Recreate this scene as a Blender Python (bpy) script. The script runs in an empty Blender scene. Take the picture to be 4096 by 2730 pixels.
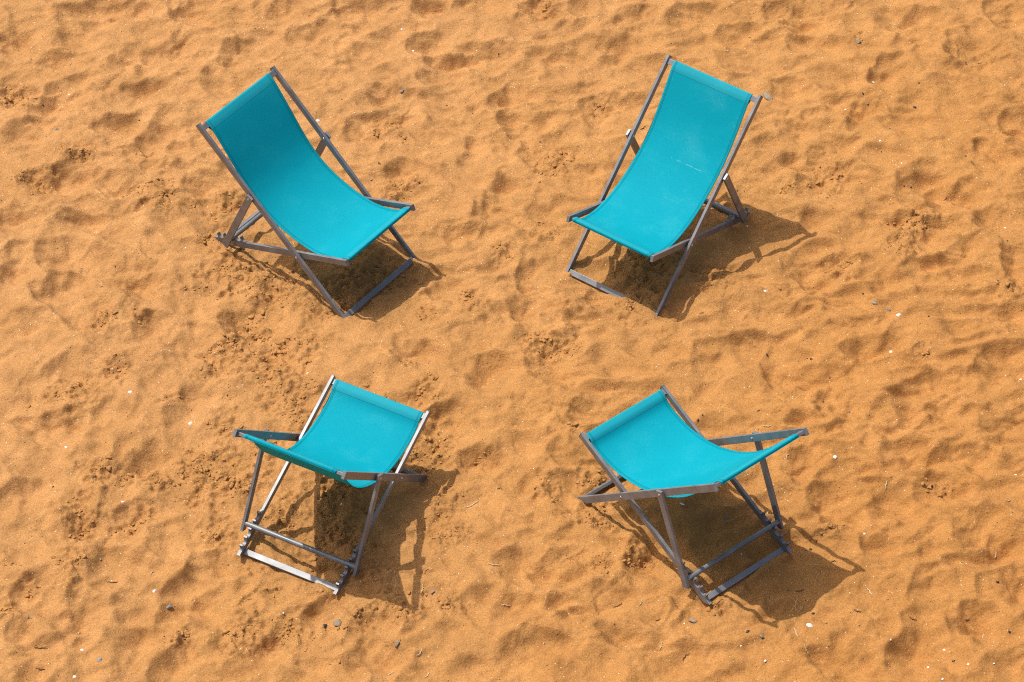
import bpy, bmesh, math, random
import numpy as np
from mathutils import Vector, Matrix

random.seed(11)
rng = np.random.RandomState(5)
SC = bpy.context.scene
COL = SC.collection

# ------------------------------------------------------------------ camera
FPX, PITCH, CAM_H, CAM_Y = 12311.2485, 45.29991, 11.2542, -11.14
cam_d = bpy.data.cameras.new('camera')
cam = bpy.data.objects.new('camera', cam_d)
COL.objects.link(cam)
cam_d.sensor_width = 36.0
cam_d.lens = FPX / 4096.0 * 36.0
cam_d.clip_start = 0.5
cam_d.clip_end = 1000
cam.location = (0, CAM_Y, CAM_H)
cam.rotation_euler = (math.radians(90 - PITCH), 0, 0)
SC.camera = cam

# ------------------------------------------------------------------ sky and sun
SUN = Vector((-0.362, 0.190, 0.905)).normalized()
elev = math.asin(SUN.z)
world = bpy.data.worlds.new('World')
SC.world = world
world.use_nodes = True
wn = world.node_tree
bg = wn.nodes['Background']
sky = wn.nodes.new('ShaderNodeTexSky')
sky.sky_type = 'NISHITA'
sky.sun_disc = False
sky.sun_elevation = elev
sky.sun_rotation = math.atan2(SUN.x, SUN.y)
sky.air_density = 0.75
sky.dust_density = 5.0
sky.ozone_density = 0.6
wn.links.new(sky.outputs[0], bg.inputs[0])
bg.inputs[1].default_value = 0.150
sun_d = bpy.data.lights.new('sun', 'SUN')
sun_d.energy = 3.85
sun_d.angle = math.radians(0.55)
sun_d.color = (1.0, 0.955, 0.88)
sun = bpy.data.objects.new('sun', sun_d)
COL.objects.link(sun)
sun.rotation_euler = SUN.to_track_quat('Z', 'Y').to_euler()
sun.location = (-5, 4, 12)
SC.view_settings.view_transform = 'Standard'
SC.view_settings.look = 'None'
SC.view_settings.exposure = 0.0
SC.view_settings.gamma = 1.0
SC.cycles.filter_width = 1.1
SC.cycles.use_denoising = False

_t = math.radians(PITCH)
CF = np.array([0, math.cos(_t), -math.sin(_t)])
CU = np.array([0, math.sin(_t), math.cos(_t)])
def at(px, py, z=0.0):
    """the point of the beach (at height z) that the photograph shows at px, py"""
    d = np.array([(px - 2048) / FPX, 0, 0]) + CU * ((1365 - py) / FPX) + CF
    t = (z - CAM_H) / d[2]
    return float(d[0] * t), float(CAM_Y + d[1] * t)

# ------------------------------------------------------------------ materials
def mat(name):
    m = bpy.data.materials.new(name)
    m.use_nodes = True
    nt = m.node_tree
    return m, nt, nt.nodes['Principled BSDF']
def nd(nt, kind, **kw):
    n = nt.nodes.new(kind)
    for k, v in kw.items():
        if k in n.inputs.keys(): n.inputs[k].default_value = v
        else: setattr(n, k, v)
    return n
def ramp(nt, src, stops):
    r = nt.nodes.new('ShaderNodeValToRGB')
    e = r.color_ramp.elements
    e[0].position, e[0].color = stops[0][0], stops[0][1]
    e[1].position, e[1].color = stops[-1][0], stops[-1][1]
    for p, c in stops[1:-1]:
        q = e.new(p); q.color = c
    nt.links.new(src, r.inputs[0])
    return r
def g4(v): return (v, v, v, 1)
def mix(nt, a, b, fac, mode='MIX'):
    m = nt.nodes.new('ShaderNodeMix')
    m.data_type = 'RGBA'; m.blend_type = mode
    for inp, v in ((m.inputs[0], fac), (m.inputs[6], a), (m.inputs[7], b)):
        if hasattr(v, 'is_output'): nt.links.new(v, inp)
        else: inp.default_value = v
    return m.outputs[2]
def math_n(nt, op, a, b=None, c=None):
    m = nt.nodes.new('ShaderNodeMath'); m.operation = op
    for i, v in enumerate((a, b, c)):
        if v is None: continue
        if hasattr(v, 'is_output'): nt.links.new(v, m.inputs[i])
        else: m.inputs[i].default_value = v
    return m.outputs[0]

def sand_material():
    m, nt, b = mat('sand')
    L = nt.links
    tc = nd(nt, 'ShaderNodeTexCoord')
    obj = tc.outputs['Object']
    damp = nd(nt, 'ShaderNodeAttribute', attribute_name='damp').outputs['Fac']
    big = nd(nt, 'ShaderNodeTexNoise', Scale=0.9, Detail=3.0, Roughness=0.5); L.new(obj, big.inputs['Vector'])
    mid = nd(nt, 'ShaderNodeTexNoise', Scale=9.0, Detail=5.0, Roughness=0.6); L.new(obj, mid.inputs['Vector'])
    fine = nd(nt, 'ShaderNodeTexNoise', Scale=135.0, Detail=3.0, Roughness=0.75); L.new(obj, fine.inputs['Vector'])
    grain = nd(nt, 'ShaderNodeTexNoise', Scale=520.0, Detail=2.0, Roughness=0.8); L.new(obj, grain.inputs['Vector'])
    c1 = ramp(nt, big.outputs[0], [(0.35, (0.585, 0.275, 0.080, 1)), (0.65, (0.640, 0.335, 0.128, 1))]).outputs[0]
    sx = nd(nt, 'ShaderNodeSeparateXYZ'); L.new(obj, sx.inputs[0])
    drift = math_n(nt, 'ADD', math_n(nt, 'MULTIPLY', sx.outputs[0], 0.17), math_n(nt, 'MULTIPLY', sx.outputs[1], -0.10))
    drift = math_n(nt, 'ADD', drift, math_n(nt, 'ADD', math_n(nt, 'MULTIPLY', big.outputs[0], 0.8), 0.05))
    c1 = ramp(nt, drift, [(0.1, (0.478, 0.247, 0.092, 1)), (0.5, (0.462, 0.231, 0.077, 1)), (0.95, (0.446, 0.210, 0.062, 1))]).outputs[0]
    c2 = ramp(nt, mid.outputs[0], [(0.3, (0.80, 0.78, 0.74, 1)), (0.7, (1.08, 1.08, 1.08, 1))]).outputs[0]
    c = mix(nt, c1, c2, 1.0, 'MULTIPLY')
    c = mix(nt, c, (0.385, 0.190, 0.062, 1), damp)
    gr = ramp(nt, fine.outputs[0], [(0.28, (0.70, 0.66, 0.60, 1)), (0.5, g4(1.0)), (0.74, (1.20, 1.22, 1.28, 1))]).outputs[0]
    c = mix(nt, c, gr, 1.0, 'MULTIPLY')
    gr2 = ramp(nt, grain.outputs[0], [(0.25, (0.55, 0.5, 0.45, 1)), (0.5, g4(1.0)), (0.78, (1.5, 1.55, 1.7, 1))]).outputs[0]
    c = mix(nt, c, gr2, 0.7, 'MULTIPLY')
    # scattered pale shell grit and dark grains
    v1 = nd(nt, 'ShaderNodeTexVoronoi', Scale=75.0); L.new(obj, v1.inputs['Vector'])
    sepc = nd(nt, 'ShaderNodeSeparateColor'); L.new(v1.outputs['Color'], sepc.inputs[0])
    pick = math_n(nt, 'GREATER_THAN', sepc.outputs[0], 0.955)
    near = math_n(nt, 'LESS_THAN', v1.outputs['Distance'], 0.17)
    c = mix(nt, c, (0.80, 0.68, 0.55, 1), math_n(nt, 'MULTIPLY', pick, near))
    v2 = nd(nt, 'ShaderNodeTexVoronoi', Scale=61.0); L.new(obj, v2.inputs['Vector'])
    sep2 = nd(nt, 'ShaderNodeSeparateColor'); L.new(v2.outputs['Color'], sep2.inputs[0])
    pick2 = math_n(nt, 'GREATER_THAN', sep2.outputs[1], 0.965)
    near2 = math_n(nt, 'LESS_THAN', v2.outputs['Distance'], 0.19)
    c = mix(nt, c, (0.09, 0.055, 0.03, 1), math_n(nt, 'MULTIPLY', pick2, near2))
    L.new(c, b.inputs['Base Color'])
    b.inputs['Roughness'].default_value = 0.95
    b.inputs['Specular IOR Level'].default_value = 0.12
    # relief: grain, and crumbled crusts where the sand is damp and trodden
    cr = nd(nt, 'ShaderNodeTexVoronoi', Scale=60.0, feature='SMOOTH_F1'); L.new(obj, cr.inputs['Vector'])
    cr.inputs['Smoothness'].default_value = 0.3
    crh = math_n(nt, 'MULTIPLY', math_n(nt, 'SUBTRACT', 1.0, cr.outputs['Distance']), damp)
    m2 = nd(nt, 'ShaderNodeTexNoise', Scale=45.0, Detail=4.0, Roughness=0.65); L.new(obj, m2.inputs['Vector'])
    h = math_n(nt, 'ADD', math_n(nt, 'MULTIPLY', fine.outputs[0], 0.0022), math_n(nt, 'MULTIPLY', grain.outputs[0], 0.0013))
    h = math_n(nt, 'ADD', h, math_n(nt, 'MULTIPLY', m2.outputs[0], 0.0060))
    m3 = nd(nt, 'ShaderNodeTexNoise', Scale=85.0, Detail=3.0, Roughness=0.6, noise_type='RIDGED_MULTIFRACTAL'); L.new(obj, m3.inputs['Vector'])
    h = math_n(nt, 'ADD', h, math_n(nt, 'MULTIPLY', m3.outputs[0], 0.0010))
    h = math_n(nt, 'ADD', h, math_n(nt, 'MULTIPLY', crh, 0.006))
    bp = nd(nt, 'ShaderNodeBump', Strength=1.0, Distance=1.0)
    L.new(h, bp.inputs['Height']); L.new(bp.outputs[0], b.inputs['Normal'])
    return m

def metal_material(name='brushed_aluminium', base=(0.205, 0.212, 0.222), rough=0.46, metallic=0.32):
    m, nt, b = mat(name)
    L = nt.links
    obj = nd(nt, 'ShaderNodeTexCoord').outputs['Object']
    n1 = nd(nt, 'ShaderNodeTexNoise', Scale=14.0, Detail=4.0); L.new(obj, n1.inputs['Vector'])
    n2 = nd(nt, 'ShaderNodeTexNoise', Scale=700.0, Detail=2.0); L.new(obj, n2.inputs['Vector'])
    d = tuple(v * 0.80 for v in base); e = tuple(min(1, v * 1.18) for v in base)
    c = ramp(nt, n1.outputs[0], [(0.3, (*d, 1)), (0.7, (*e, 1))]).outputs[0]
    sc = nd(nt, 'ShaderNodeTexVoronoi', Scale=160.0); L.new(obj, sc.inputs['Vector'])
    sp = nd(nt, 'ShaderNodeSeparateColor'); L.new(sc.outputs['Color'], sp.inputs[0])
    f = math_n(nt, 'MULTIPLY', math_n(nt, 'GREATER_THAN', sp.outputs[0], 0.965), math_n(nt, 'LESS_THAN', sc.outputs['Distance'], 0.3))
    c = mix(nt, c, (0.50, 0.29, 0.13, 1), math_n(nt, 'MULTIPLY', f, 0.6))   # grains of sand stuck to it
    L.new(c, b.inputs['Base Color'])
    b.inputs['Metallic'].default_value = metallic
    r = ramp(nt, n1.outputs[0], [(0.3, g4(rough - 0.07)), (0.7, g4(rough + 0.1))]).outputs[0]
    L.new(r, b.inputs['Roughness'])
    bp = nd(nt, 'ShaderNodeBump', Strength=0.25, Distance=0.0004)
    L.new(n2.outputs[0], bp.inputs['Height']); L.new(bp.outputs[0], b.inputs['Normal'])
    return m

HW = 0.240          # half width of the canvas
def canvas_material(seed=0.0, worn=0.5, scratch=False, total=1.2):
    m, nt, b = mat('turquoise_canvas')
    L = nt.links
    tc = nd(nt, 'ShaderNodeTexCoord')
    obj = tc.outputs['Object']
    uv = tc.outputs['UV']
    mp = nd(nt, 'ShaderNodeMapping'); mp.inputs['Location'].default_value = (seed, seed * 1.7, 0); L.new(uv, mp.inputs[0])
    st = nd(nt, 'ShaderNodeMapping'); st.inputs['Scale'].default_value = (1.0, 0.25, 1); L.new(mp.outputs[0], st.inputs[0])
    n1 = nd(nt, 'ShaderNodeTexNoise', Scale=4.5, Detail=6.0, Roughness=0.62); L.new(mp.outputs[0], n1.inputs['Vector'])
    n2 = nd(nt, 'ShaderNodeTexNoise', Scale=260.0, Detail=3.0, Roughness=0.7); L.new(st.outputs[0], n2.inputs['Vector'])
    base = ramp(nt, n1.outputs[0], [(0.35, (0.000, 0.312, 0.405, 1)), (0.65, (0.000, 0.335, 0.430, 1))]).outputs[0]
    dust = math_n(nt, 'MULTIPLY', ramp(nt, n1.outputs[0], [(0.50, g4(0)), (0.68, g4(1))]).outputs[0],
                  ramp(nt, n2.outputs[0], [(0.38, g4(0)), (0.62, g4(1))]).outputs[0])
    c = mix(nt, base, (0.13, 0.43, 0.47, 1), math_n(nt, 'MULTIPLY', dust, 0.22 * worn))
    wv = ramp(nt, n2.outputs[0], [(0.3, g4(0.90)), (0.7, g4(1.08))]).outputs[0]
    c = mix(nt, c, wv, 1.0, 'MULTIPLY')
    # two rows of stitching along the hem, flat print on the cloth
    sx = nd(nt, 'ShaderNodeSeparateXYZ'); L.new(uv, sx.inputs[0])
    ax = math_n(nt, 'ABSOLUTE', sx.outputs[0])
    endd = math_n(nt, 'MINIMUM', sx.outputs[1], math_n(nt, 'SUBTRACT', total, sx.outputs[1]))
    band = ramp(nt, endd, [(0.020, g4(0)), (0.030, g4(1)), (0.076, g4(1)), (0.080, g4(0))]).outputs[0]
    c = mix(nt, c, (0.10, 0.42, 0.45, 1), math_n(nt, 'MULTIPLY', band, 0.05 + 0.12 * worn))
    s0 = math_n(nt, 'LESS_THAN', math_n(nt, 'ABSOLUTE', math_n(nt, 'SUBTRACT', endd, 0.0795)), 0.0010)
    s1 = math_n(nt, 'LESS_THAN', math_n(nt, 'ABSOLUTE', math_n(nt, 'SUBTRACT', ax, HW - 0.0125)), 0.0011)
    s2 = math_n(nt, 'LESS_THAN', math_n(nt, 'ABSOLUTE', math_n(nt, 'SUBTRACT', ax, HW - 0.0185)), 0.0011)
    seam = math_n(nt, 'MAXIMUM', math_n(nt, 'MAXIMUM', s1, s2), s0)
    c = mix(nt, c, (0.0, 0.125, 0.19, 1), math_n(nt, 'MULTIPLY', seam, 0.75))
    if scratch:   # pale scuff across the seat
        dy = math_n(nt, 'ABSOLUTE', math_n(nt, 'SUBTRACT', sx.outputs[1], 0.50))
        dx = math_n(nt, 'LESS_THAN', math_n(nt, 'ABSOLUTE', math_n(nt, 'SUBTRACT', sx.outputs[0], -0.045)), 0.095)
        s3 = math_n(nt, 'MULTIPLY', math_n(nt, 'LESS_THAN', dy, 0.0016), dx)
        n3 = nd(nt, 'ShaderNodeTexNoise', Scale=35.0, Detail=2.0); L.new(uv, n3.inputs['Vector'])
        s3 = math_n(nt, 'MULTIPLY', s3, math_n(nt, 'GREATER_THAN', n3.outputs[0], 0.47))
        c = mix(nt, c, (0.45, 0.62, 0.55, 1), math_n(nt, 'MULTIPLY', s3, 0.30))
    L.new(c, b.inputs['Base Color'])
    b.inputs['Roughness'].default_value = 0.75
    b.inputs['Specular IOR Level'].default_value = 0.12
    wx = nd(nt, 'ShaderNodeTexWave', Scale=330.0); L.new(uv, wx.inputs['Vector'])
    h = math_n(nt, 'ADD', math_n(nt, 'MULTIPLY', n2.outputs[0], 0.0005), math_n(nt, 'MULTIPLY', seam, -0.0010))
    bp = nd(nt, 'ShaderNodeBump', Strength=0.7, Distance=1.0)
    L.new(h, bp.inputs['Height']); L.new(bp.outputs[0], b.inputs['Normal'])
    tr = nd(nt, 'ShaderNodeBsdfTranslucent'); L.new(c, tr.inputs[0])
    mx = nd(nt, 'ShaderNodeMixShader'); mx.inputs[0].default_value = 0.12
    L.new(b.outputs[0], mx.inputs[1]); L.new(tr.outputs[0], mx.inputs[2])
    L.new(mx.outputs[0], nt.nodes['Material Output'].inputs[0])
    return m

def simple(name, c1, c2, scale, rough=0.8, spec=0.3, metallic=0.0, bump=0.0, bscale=80.0):
    m, nt, b = mat(name)
    L = nt.links
    obj = nd(nt, 'ShaderNodeTexCoord').outputs['Object']
    n = nd(nt, 'ShaderNodeTexNoise', Scale=scale, Detail=5.0, Roughness=0.65); L.new(obj, n.inputs['Vector'])
    c = ramp(nt, n.outputs[0], [(0.35, (*c1, 1)), (0.65, (*c2, 1))]).outputs[0]
    L.new(c, b.inputs['Base Color'])
    b.inputs['Roughness'].default_value = rough
    b.inputs['Specular IOR Level'].default_value = spec
    b.inputs['Metallic'].default_value = metallic
    if bump:
        n2 = nd(nt, 'ShaderNodeTexNoise', Scale=bscale, Detail=4.0); L.new(obj, n2.inputs['Vector'])
        bp = nd(nt, 'ShaderNodeBump', Strength=1.0, Distance=bump)
        L.new(n2.outputs[0], bp.inputs['Height']); L.new(bp.outputs[0], b.inputs['Normal'])
    return m

M_SAND = sand_material()
M_METAL = metal_material()
M_TUBE = metal_material('brushed_tube', base=(0.20, 0.208, 0.218), rough=0.42, metallic=0.38)
M_CAP = simple('grey_plastic', (0.15, 0.155, 0.165), (0.20, 0.205, 0.215), 30, 0.42, 0.5)
M_BOLT = simple('steel_bolt', (0.6, 0.6, 0.6), (0.75, 0.75, 0.75), 60, 0.18, 0.5, 1.0)
M_DARK = simple('hole_shade', (0.01, 0.01, 0.01), (0.02, 0.018, 0.015), 60, 0.9, 0.1)  # near-black colour standing in for the shade inside the screw holes
M_CLOD = simple('damp_sand', (0.34, 0.17, 0.056), (0.47, 0.24, 0.080), 24, 0.95, 0.1, bump=0.002, bscale=260)

# ------------------------------------------------------------------ the chairs' measures and places (metres, degrees)
P = dict(Ah=0.84977, Aft=0.42590, Afb=0.35342, wa=0.01463, ha=0.03737, Bf=0.36607, Br=0.66947, wb=0.01506, hb=0.03593,
         dC=0.38789, ct=0.01833, cb=0.51356, wc=0.01391, hc=0.03870, h0=0.62745, hp=0.04645, hz=0.03062,
         gAB=0.00798, gAC=0.00702, beta=21.84731, gam=63.88925, alpha=43.49412)
W = 0.29
AI = W - P['wa']; BO = AI - P['gAB']; BI = BO - P['wb']; CI = W + P['gAC']; CO = CI + P['wc']
OY, OZ = -11.14, 0.1164
# x, y, z of the pivot, yaw, tilt about x and y, play in the seat frame and the prop, sag of the canvas
CHAIRS = dict(
    TL=(-0.93184, 11.70683, 0.15351, 231.01269, 1.68916, 1.11665, -0.33156, -0.70393, 1.22),
    TR=(0.69709, 11.74402, 0.14592, 144.45996, 1.047, 0.4851, 0.48564, -0.29893, 0.86),
    BL=(-0.79308, 10.09384, 0.13681, -25.37213, -2.74427, 2.39979, -0.09742, 0.67164, 1.05),
    BR=(0.74442, 10.00236, 0.151, 39.29681, 0.00809, 1.17616, -0.05672, 0.33126, 0.82))
FOOT = Vector((0, 0, -0.255))        # the empty sits on the ground below the pivot
def chair_rot(c):
    v = Vector((math.radians(c[4]), math.radians(c[5]), 0))
    R = Matrix.Rotation(v.length, 3, v.normalized()) if v.length > 1e-9 else Matrix.Identity(3)
    return Matrix.Rotation(math.radians(c[3]), 3, 'Z') @ R
def chair_world(key, x, q):
    """side-plane point q = (y, z) at lateral x of a chair, in the world"""
    c = CHAIRS[key]
    return chair_rot(c) @ Vector((x, q[0], q[1])) + Vector((c[0], c[1] + OY, c[2] + OZ))
def frames(key):
    c = CHAIRS[key]
    al = math.radians(P['alpha']); e = math.radians(P['beta'] + c[6]); g = math.radians(P['gam'] + c[7])
    a = np.array([-math.cos(al), math.sin(al)]); an = np.array([math.sin(al), math.cos(al)])
    b = np.array([math.cos(e), math.sin(e)]); bn = np.array([-math.sin(e), math.cos(e)])
    cc = np.array([math.cos(g), math.sin(g)]); cn = np.array([math.sin(g), -math.cos(g)])
    return (a, an), (b, bn), (cc, cn)

# ------------------------------------------------------------------ the sand: one height field
N = 256
_ang = rng.rand(8, N, N) * 2 * math.pi
def noise(x, y, k=0):
    xi = np.floor(x).astype(np.int64); yi = np.floor(y).astype(np.int64)
    fx = x - xi; fy = y - yi
    u = fx * fx * fx * (fx * (fx * 6 - 15) + 10); v = fy * fy * fy * (fy * (fy * 6 - 15) + 10)
    A = _ang[k % 8]
    def g(ix, iy, dx, dy):
        t = A[ix % N, iy % N]
        return np.cos(t) * dx + np.sin(t) * dy
    n00 = g(xi, yi, fx, fy); n10 = g(xi + 1, yi, fx - 1, fy)
    n01 = g(xi, yi + 1, fx, fy - 1); n11 = g(xi + 1, yi + 1, fx - 1, fy - 1)
    return (n00 * (1 - u) + n10 * u) * (1 - v) + (n01 * (1 - u) + n11 * u) * v
def axis(lo, hi, step, far, grow=1.13):
    mid = list(np.arange(lo, hi + step, step))
    a, s = [], step
    x = mid[-1]
    while x < far:
        s *= grow; x += s; a.append(x)
    b, s = [], step
    x = mid[0]
    while x > -far:
        s *= grow; x -= s; b.append(x)
    return np.array(b[::-1] + mid + a)
XS = axis(-3.15, 3.15, 0.0072, 90.0)
YS = axis(-2.40, 3.00, 0.0076, 90.0)
GX, GY = np.meshgrid(XS, YS)

# dark lee sides seen in the photograph: px, py, rx, ry
SCOOPS = [(350,80,90,60),(645,218,60,70),(940,210,60,60),(905,345,90,42),(557,383,80,35),(209,427,60,55),(60,165,60,50),
 (453,540,70,35),(636,520,50,60),(749,592,60,30),(287,697,75,40),(740,730,105,50),(350,870,105,40),(453,766,50,45),(610,688,50,20),
 (174,740,70,40),(218,1020,60,45),(375,1080,80,55),(470,1124,80,40),(584,1167,80,45),(200,1158,75,35),(52,1080,50,50),(52,888,50,40),
 (226,262,60,35),(488,253,50,40),(836,836,70,50),(940,1270,80,40),(1420,76,90,38),(1237,152,60,40),(1397,229,60,34),(1130,61,60,30),
 (1680,198,60,38),(1786,274,70,30),(1938,229,85,38),(1862,30,60,30),(1527,411,70,30),(1420,533,60,38),(1603,701,70,30),
 (2014,396,60,38),(2000,762,60,45),(1877,625,50,45),(2185,259,90,30),(2475,198,80,40),(2414,442,75,45),(2139,610,60,38),(2139,76,70,30),
 (2764,91,90,30),(2932,168,60,36),(3163,91,95,40),(3224,198,85,30),(3590,91,95,40),(3849,198,75,60),(3620,198,70,26),(3133,381,65,30),
 (3529,305,60,50),(3605,457,115,55),(3422,472,50,40),(3163,533,60,30),(3224,655,85,30),(3682,732,85,60),(3255,731,80,45),(3742,800,50,40),
 (4047,518,60,40),(3682,930,85,50),(3819,1021,55,50),(3240,899,50,40),(3194,1050,90,45),(3255,1128,60,30),(3483,1100,60,50),(3316,1219,80,36),
 (3544,900,80,30),(3680,1097,70,35),(4047,1067,50,60),(3849,792,50,40),(305,1500,120,40),(747,1624,60,60),(366,1685,80,30),(564,1850,60,60),
 (305,2140,105,40),(533,2066,60,40),(670,2140,60,45),(457,2280,110,38),(137,2400,50,60),(533,2490,85,90),(730,2370,60,85),(305,2460,70,80),
 (850,2280,75,40),(716,2615,60,60),(152,1730,90,30),(1786,1685,60,50),(1893,1838,50,30),(1268,2460,40,80),(2185,1456,70,50),(2566,2218,60,60),
 (2200,2295,60,40),(2322,2432,95,40),(2460,2569,90,45),(3118,1456,60,45),(3179,1533,75,50),(3346,1640,75,30),(3712,1548,125,38),(3971,1472,60,60),
 (3758,1670,60,38),(3590,1640,95,50),(3422,1731,60,30),(3194,1853,50,40),(3300,1975,110,60),(3605,1838,95,38),(3819,1868,95,30),(3986,1700,60,40),
 (3560,2020,60,60),(3742,1975,90,30),(3895,2142,85,60),(4032,2188,60,50),(3499,2188,50,40),(3682,2340,50,40),(4017,2356,85,48),(3640,2600,80,50),
 (2120,1080,60,40),(1830,960,70,35),(1760,1140,60,40),(2050,1260,70,40),(2350,1290,70,35),(1900,1500,80,40),(1620,1400,60,30),(110,560,60,40),
 (90,1330,70,35),(760,1380,70,40),(600,1320,60,35),(3940,640,60,35),(3950,900,60,40),(2060,2230,60,50),(1960,2420,70,45),(2080,2620,70,40),
 (1480,2640,80,35),(1000,2560,90,50),(120,2580,60,60),(860,2420,60,60),(3300,2640,70,40),(3840,2500,60,35),(2700,2650,80,40),(60,2000,60,40),
 (2850,1420,70,40),(3420,1400,70,35),(2520,100,60,30),(1700,50,60,30),(760,60,70,35),(500,60,60,30),(2330,60,60,30),(4000,60,60,40),
 (1730,330,60,30),(2060,500,60,35),(1950,880,60,30),(2180,850,60,35)]
# trodden, crumbled patches: px, py, r
CRUMBS = [(78,418,70),(322,636,62),(174,745,62),(645,805,80),(871,827,75),(923,1090,105),(850,975,55),(400,1315,55),(566,1306,35),(1120,1150,130),
 (1542,533,60),(1603,777,75),(1710,1280,45),(2000,1020,50),(2216,670,85),(2398,442,50),(2185,945,55),(2246,1234,35),(2500,1215,75),(2180,25,60),
 (3316,716,85),(3422,175,30),(3682,930,75),(3590,1006,70),(3346,1097,60),(4047,1204,65),(457,1502,60),(290,1601,95),(450,1930,90),(320,2096,80),
 (564,2096,52),(290,2310,60),(838,1929,140),(914,1456,115),(853,2157,70),(960,2554,85),(130,2370,42),(23,2477,45),(1115,1456,105),(1115,1563,95),
 (1700,1800,120),(1786,2005,65),(1786,2127,85),(1634,2508,65),(1786,2432,75),(1634,1472,25),(1725,1555,28),(1115,2554,75),(2200,1411,95),(2292,1723,35),
 (2368,1929,65),(2185,1975,60),(2551,2218,60),(2414,2295,60),(3682,1449,45),(3758,1975,50),(1300,2150,120),(1350,1950,120),(1020,2260,40),(1310,2385,45),
 (1480,2330,70),(2380,2070,80),(1450,1120,110),(1300,1240,60),(900,1720,60),(1060,1800,70),(3320,2140,45),(2860,2430,50),(1560,2440,60),(3180,780,50),
 (2600,1080,120),(2850,1130,90),(1380,1180,110),(1560,1120,90),(1150,2080,90),(1420,2230,90),(1000,1950,90),(1180,1640,90),(980,1350,80),(1240,1400,80),(1480,1640,60),(1700,1620,60),(640,1930,60),(1900,1260,60),(700,2560,60),(1450,2520,60)]

LEDGES = [(.010, [(1545,812),(1590,800),(1620,780),(1660,775),(1685,758)]), (.009, [(1530,545),(1560,520),(1600,508),(1630,472)]),
 (.011, [(485,622),(540,612),(570,640),(600,628)]), (.011, [(560,850),(600,815),(660,800),(700,790)]), (.009, [(500,800),(525,770),(540,765)]), (.010, [(865,850),(925,835),(985,792)]),
 (.010, [(818,965),(845,930),(880,950),(905,940)]), (.008, [(870,1200),(930,1175),(1010,1190),(1090,1185)]), (.012, [(950,2440),(990,2405),(1050,2388),(1115,2368)]),
 (.007, [(425,2190),(450,2135),(495,2112),(540,2135)]), (.008, [(3540,908),(3600,905),(3650,925)]), (.008, [(2262,2258),(2290,2236),(2325,2222)]),
 (.009, [(3245,2166),(3290,2142),(3372,2138)]), (.008, [(1880,1850),(1915,1828),(1960,1822)]), (.009, [(2170,1440),(2240,1410),(2300,1375)]), (.006, [(60,425),(100,410),(140,440)]),
 (.007, [(1090,1400),(1150,1372),(1210,1380)]), (.007, [(640,1640),(700,1600),(760,1598)]), (.007, [(2560,2240),(2600,2215),(2640,2222)]), (.007, [(3300,1060),(3360,1080),(3420,1060)]),
 (.006, [(3640,950),(3700,925),(3760,930)]), (.007, [(1560,2330),(1640,2310),(1720,2300)]), (.006, [(1240,2560),(1300,2540),(1370,2548)]), (.006, [(2120,660),(2180,640),(2240,655)]),
 (.006, [(20,2300),(60,2290),(110,2300)]), (.007, [(830,1420),(880,1390),(940,1392)]), (.006, [(740,1180),(800,1165),(850,1175)])]

def in_win(cx, cy, r):
    ix0, ix1 = np.searchsorted(XS, (cx - r, cx + r)); iy0, iy1 = np.searchsorted(YS, (cy - r, cy + r))
    return slice(iy0, iy1), slice(ix0, ix1)

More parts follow.
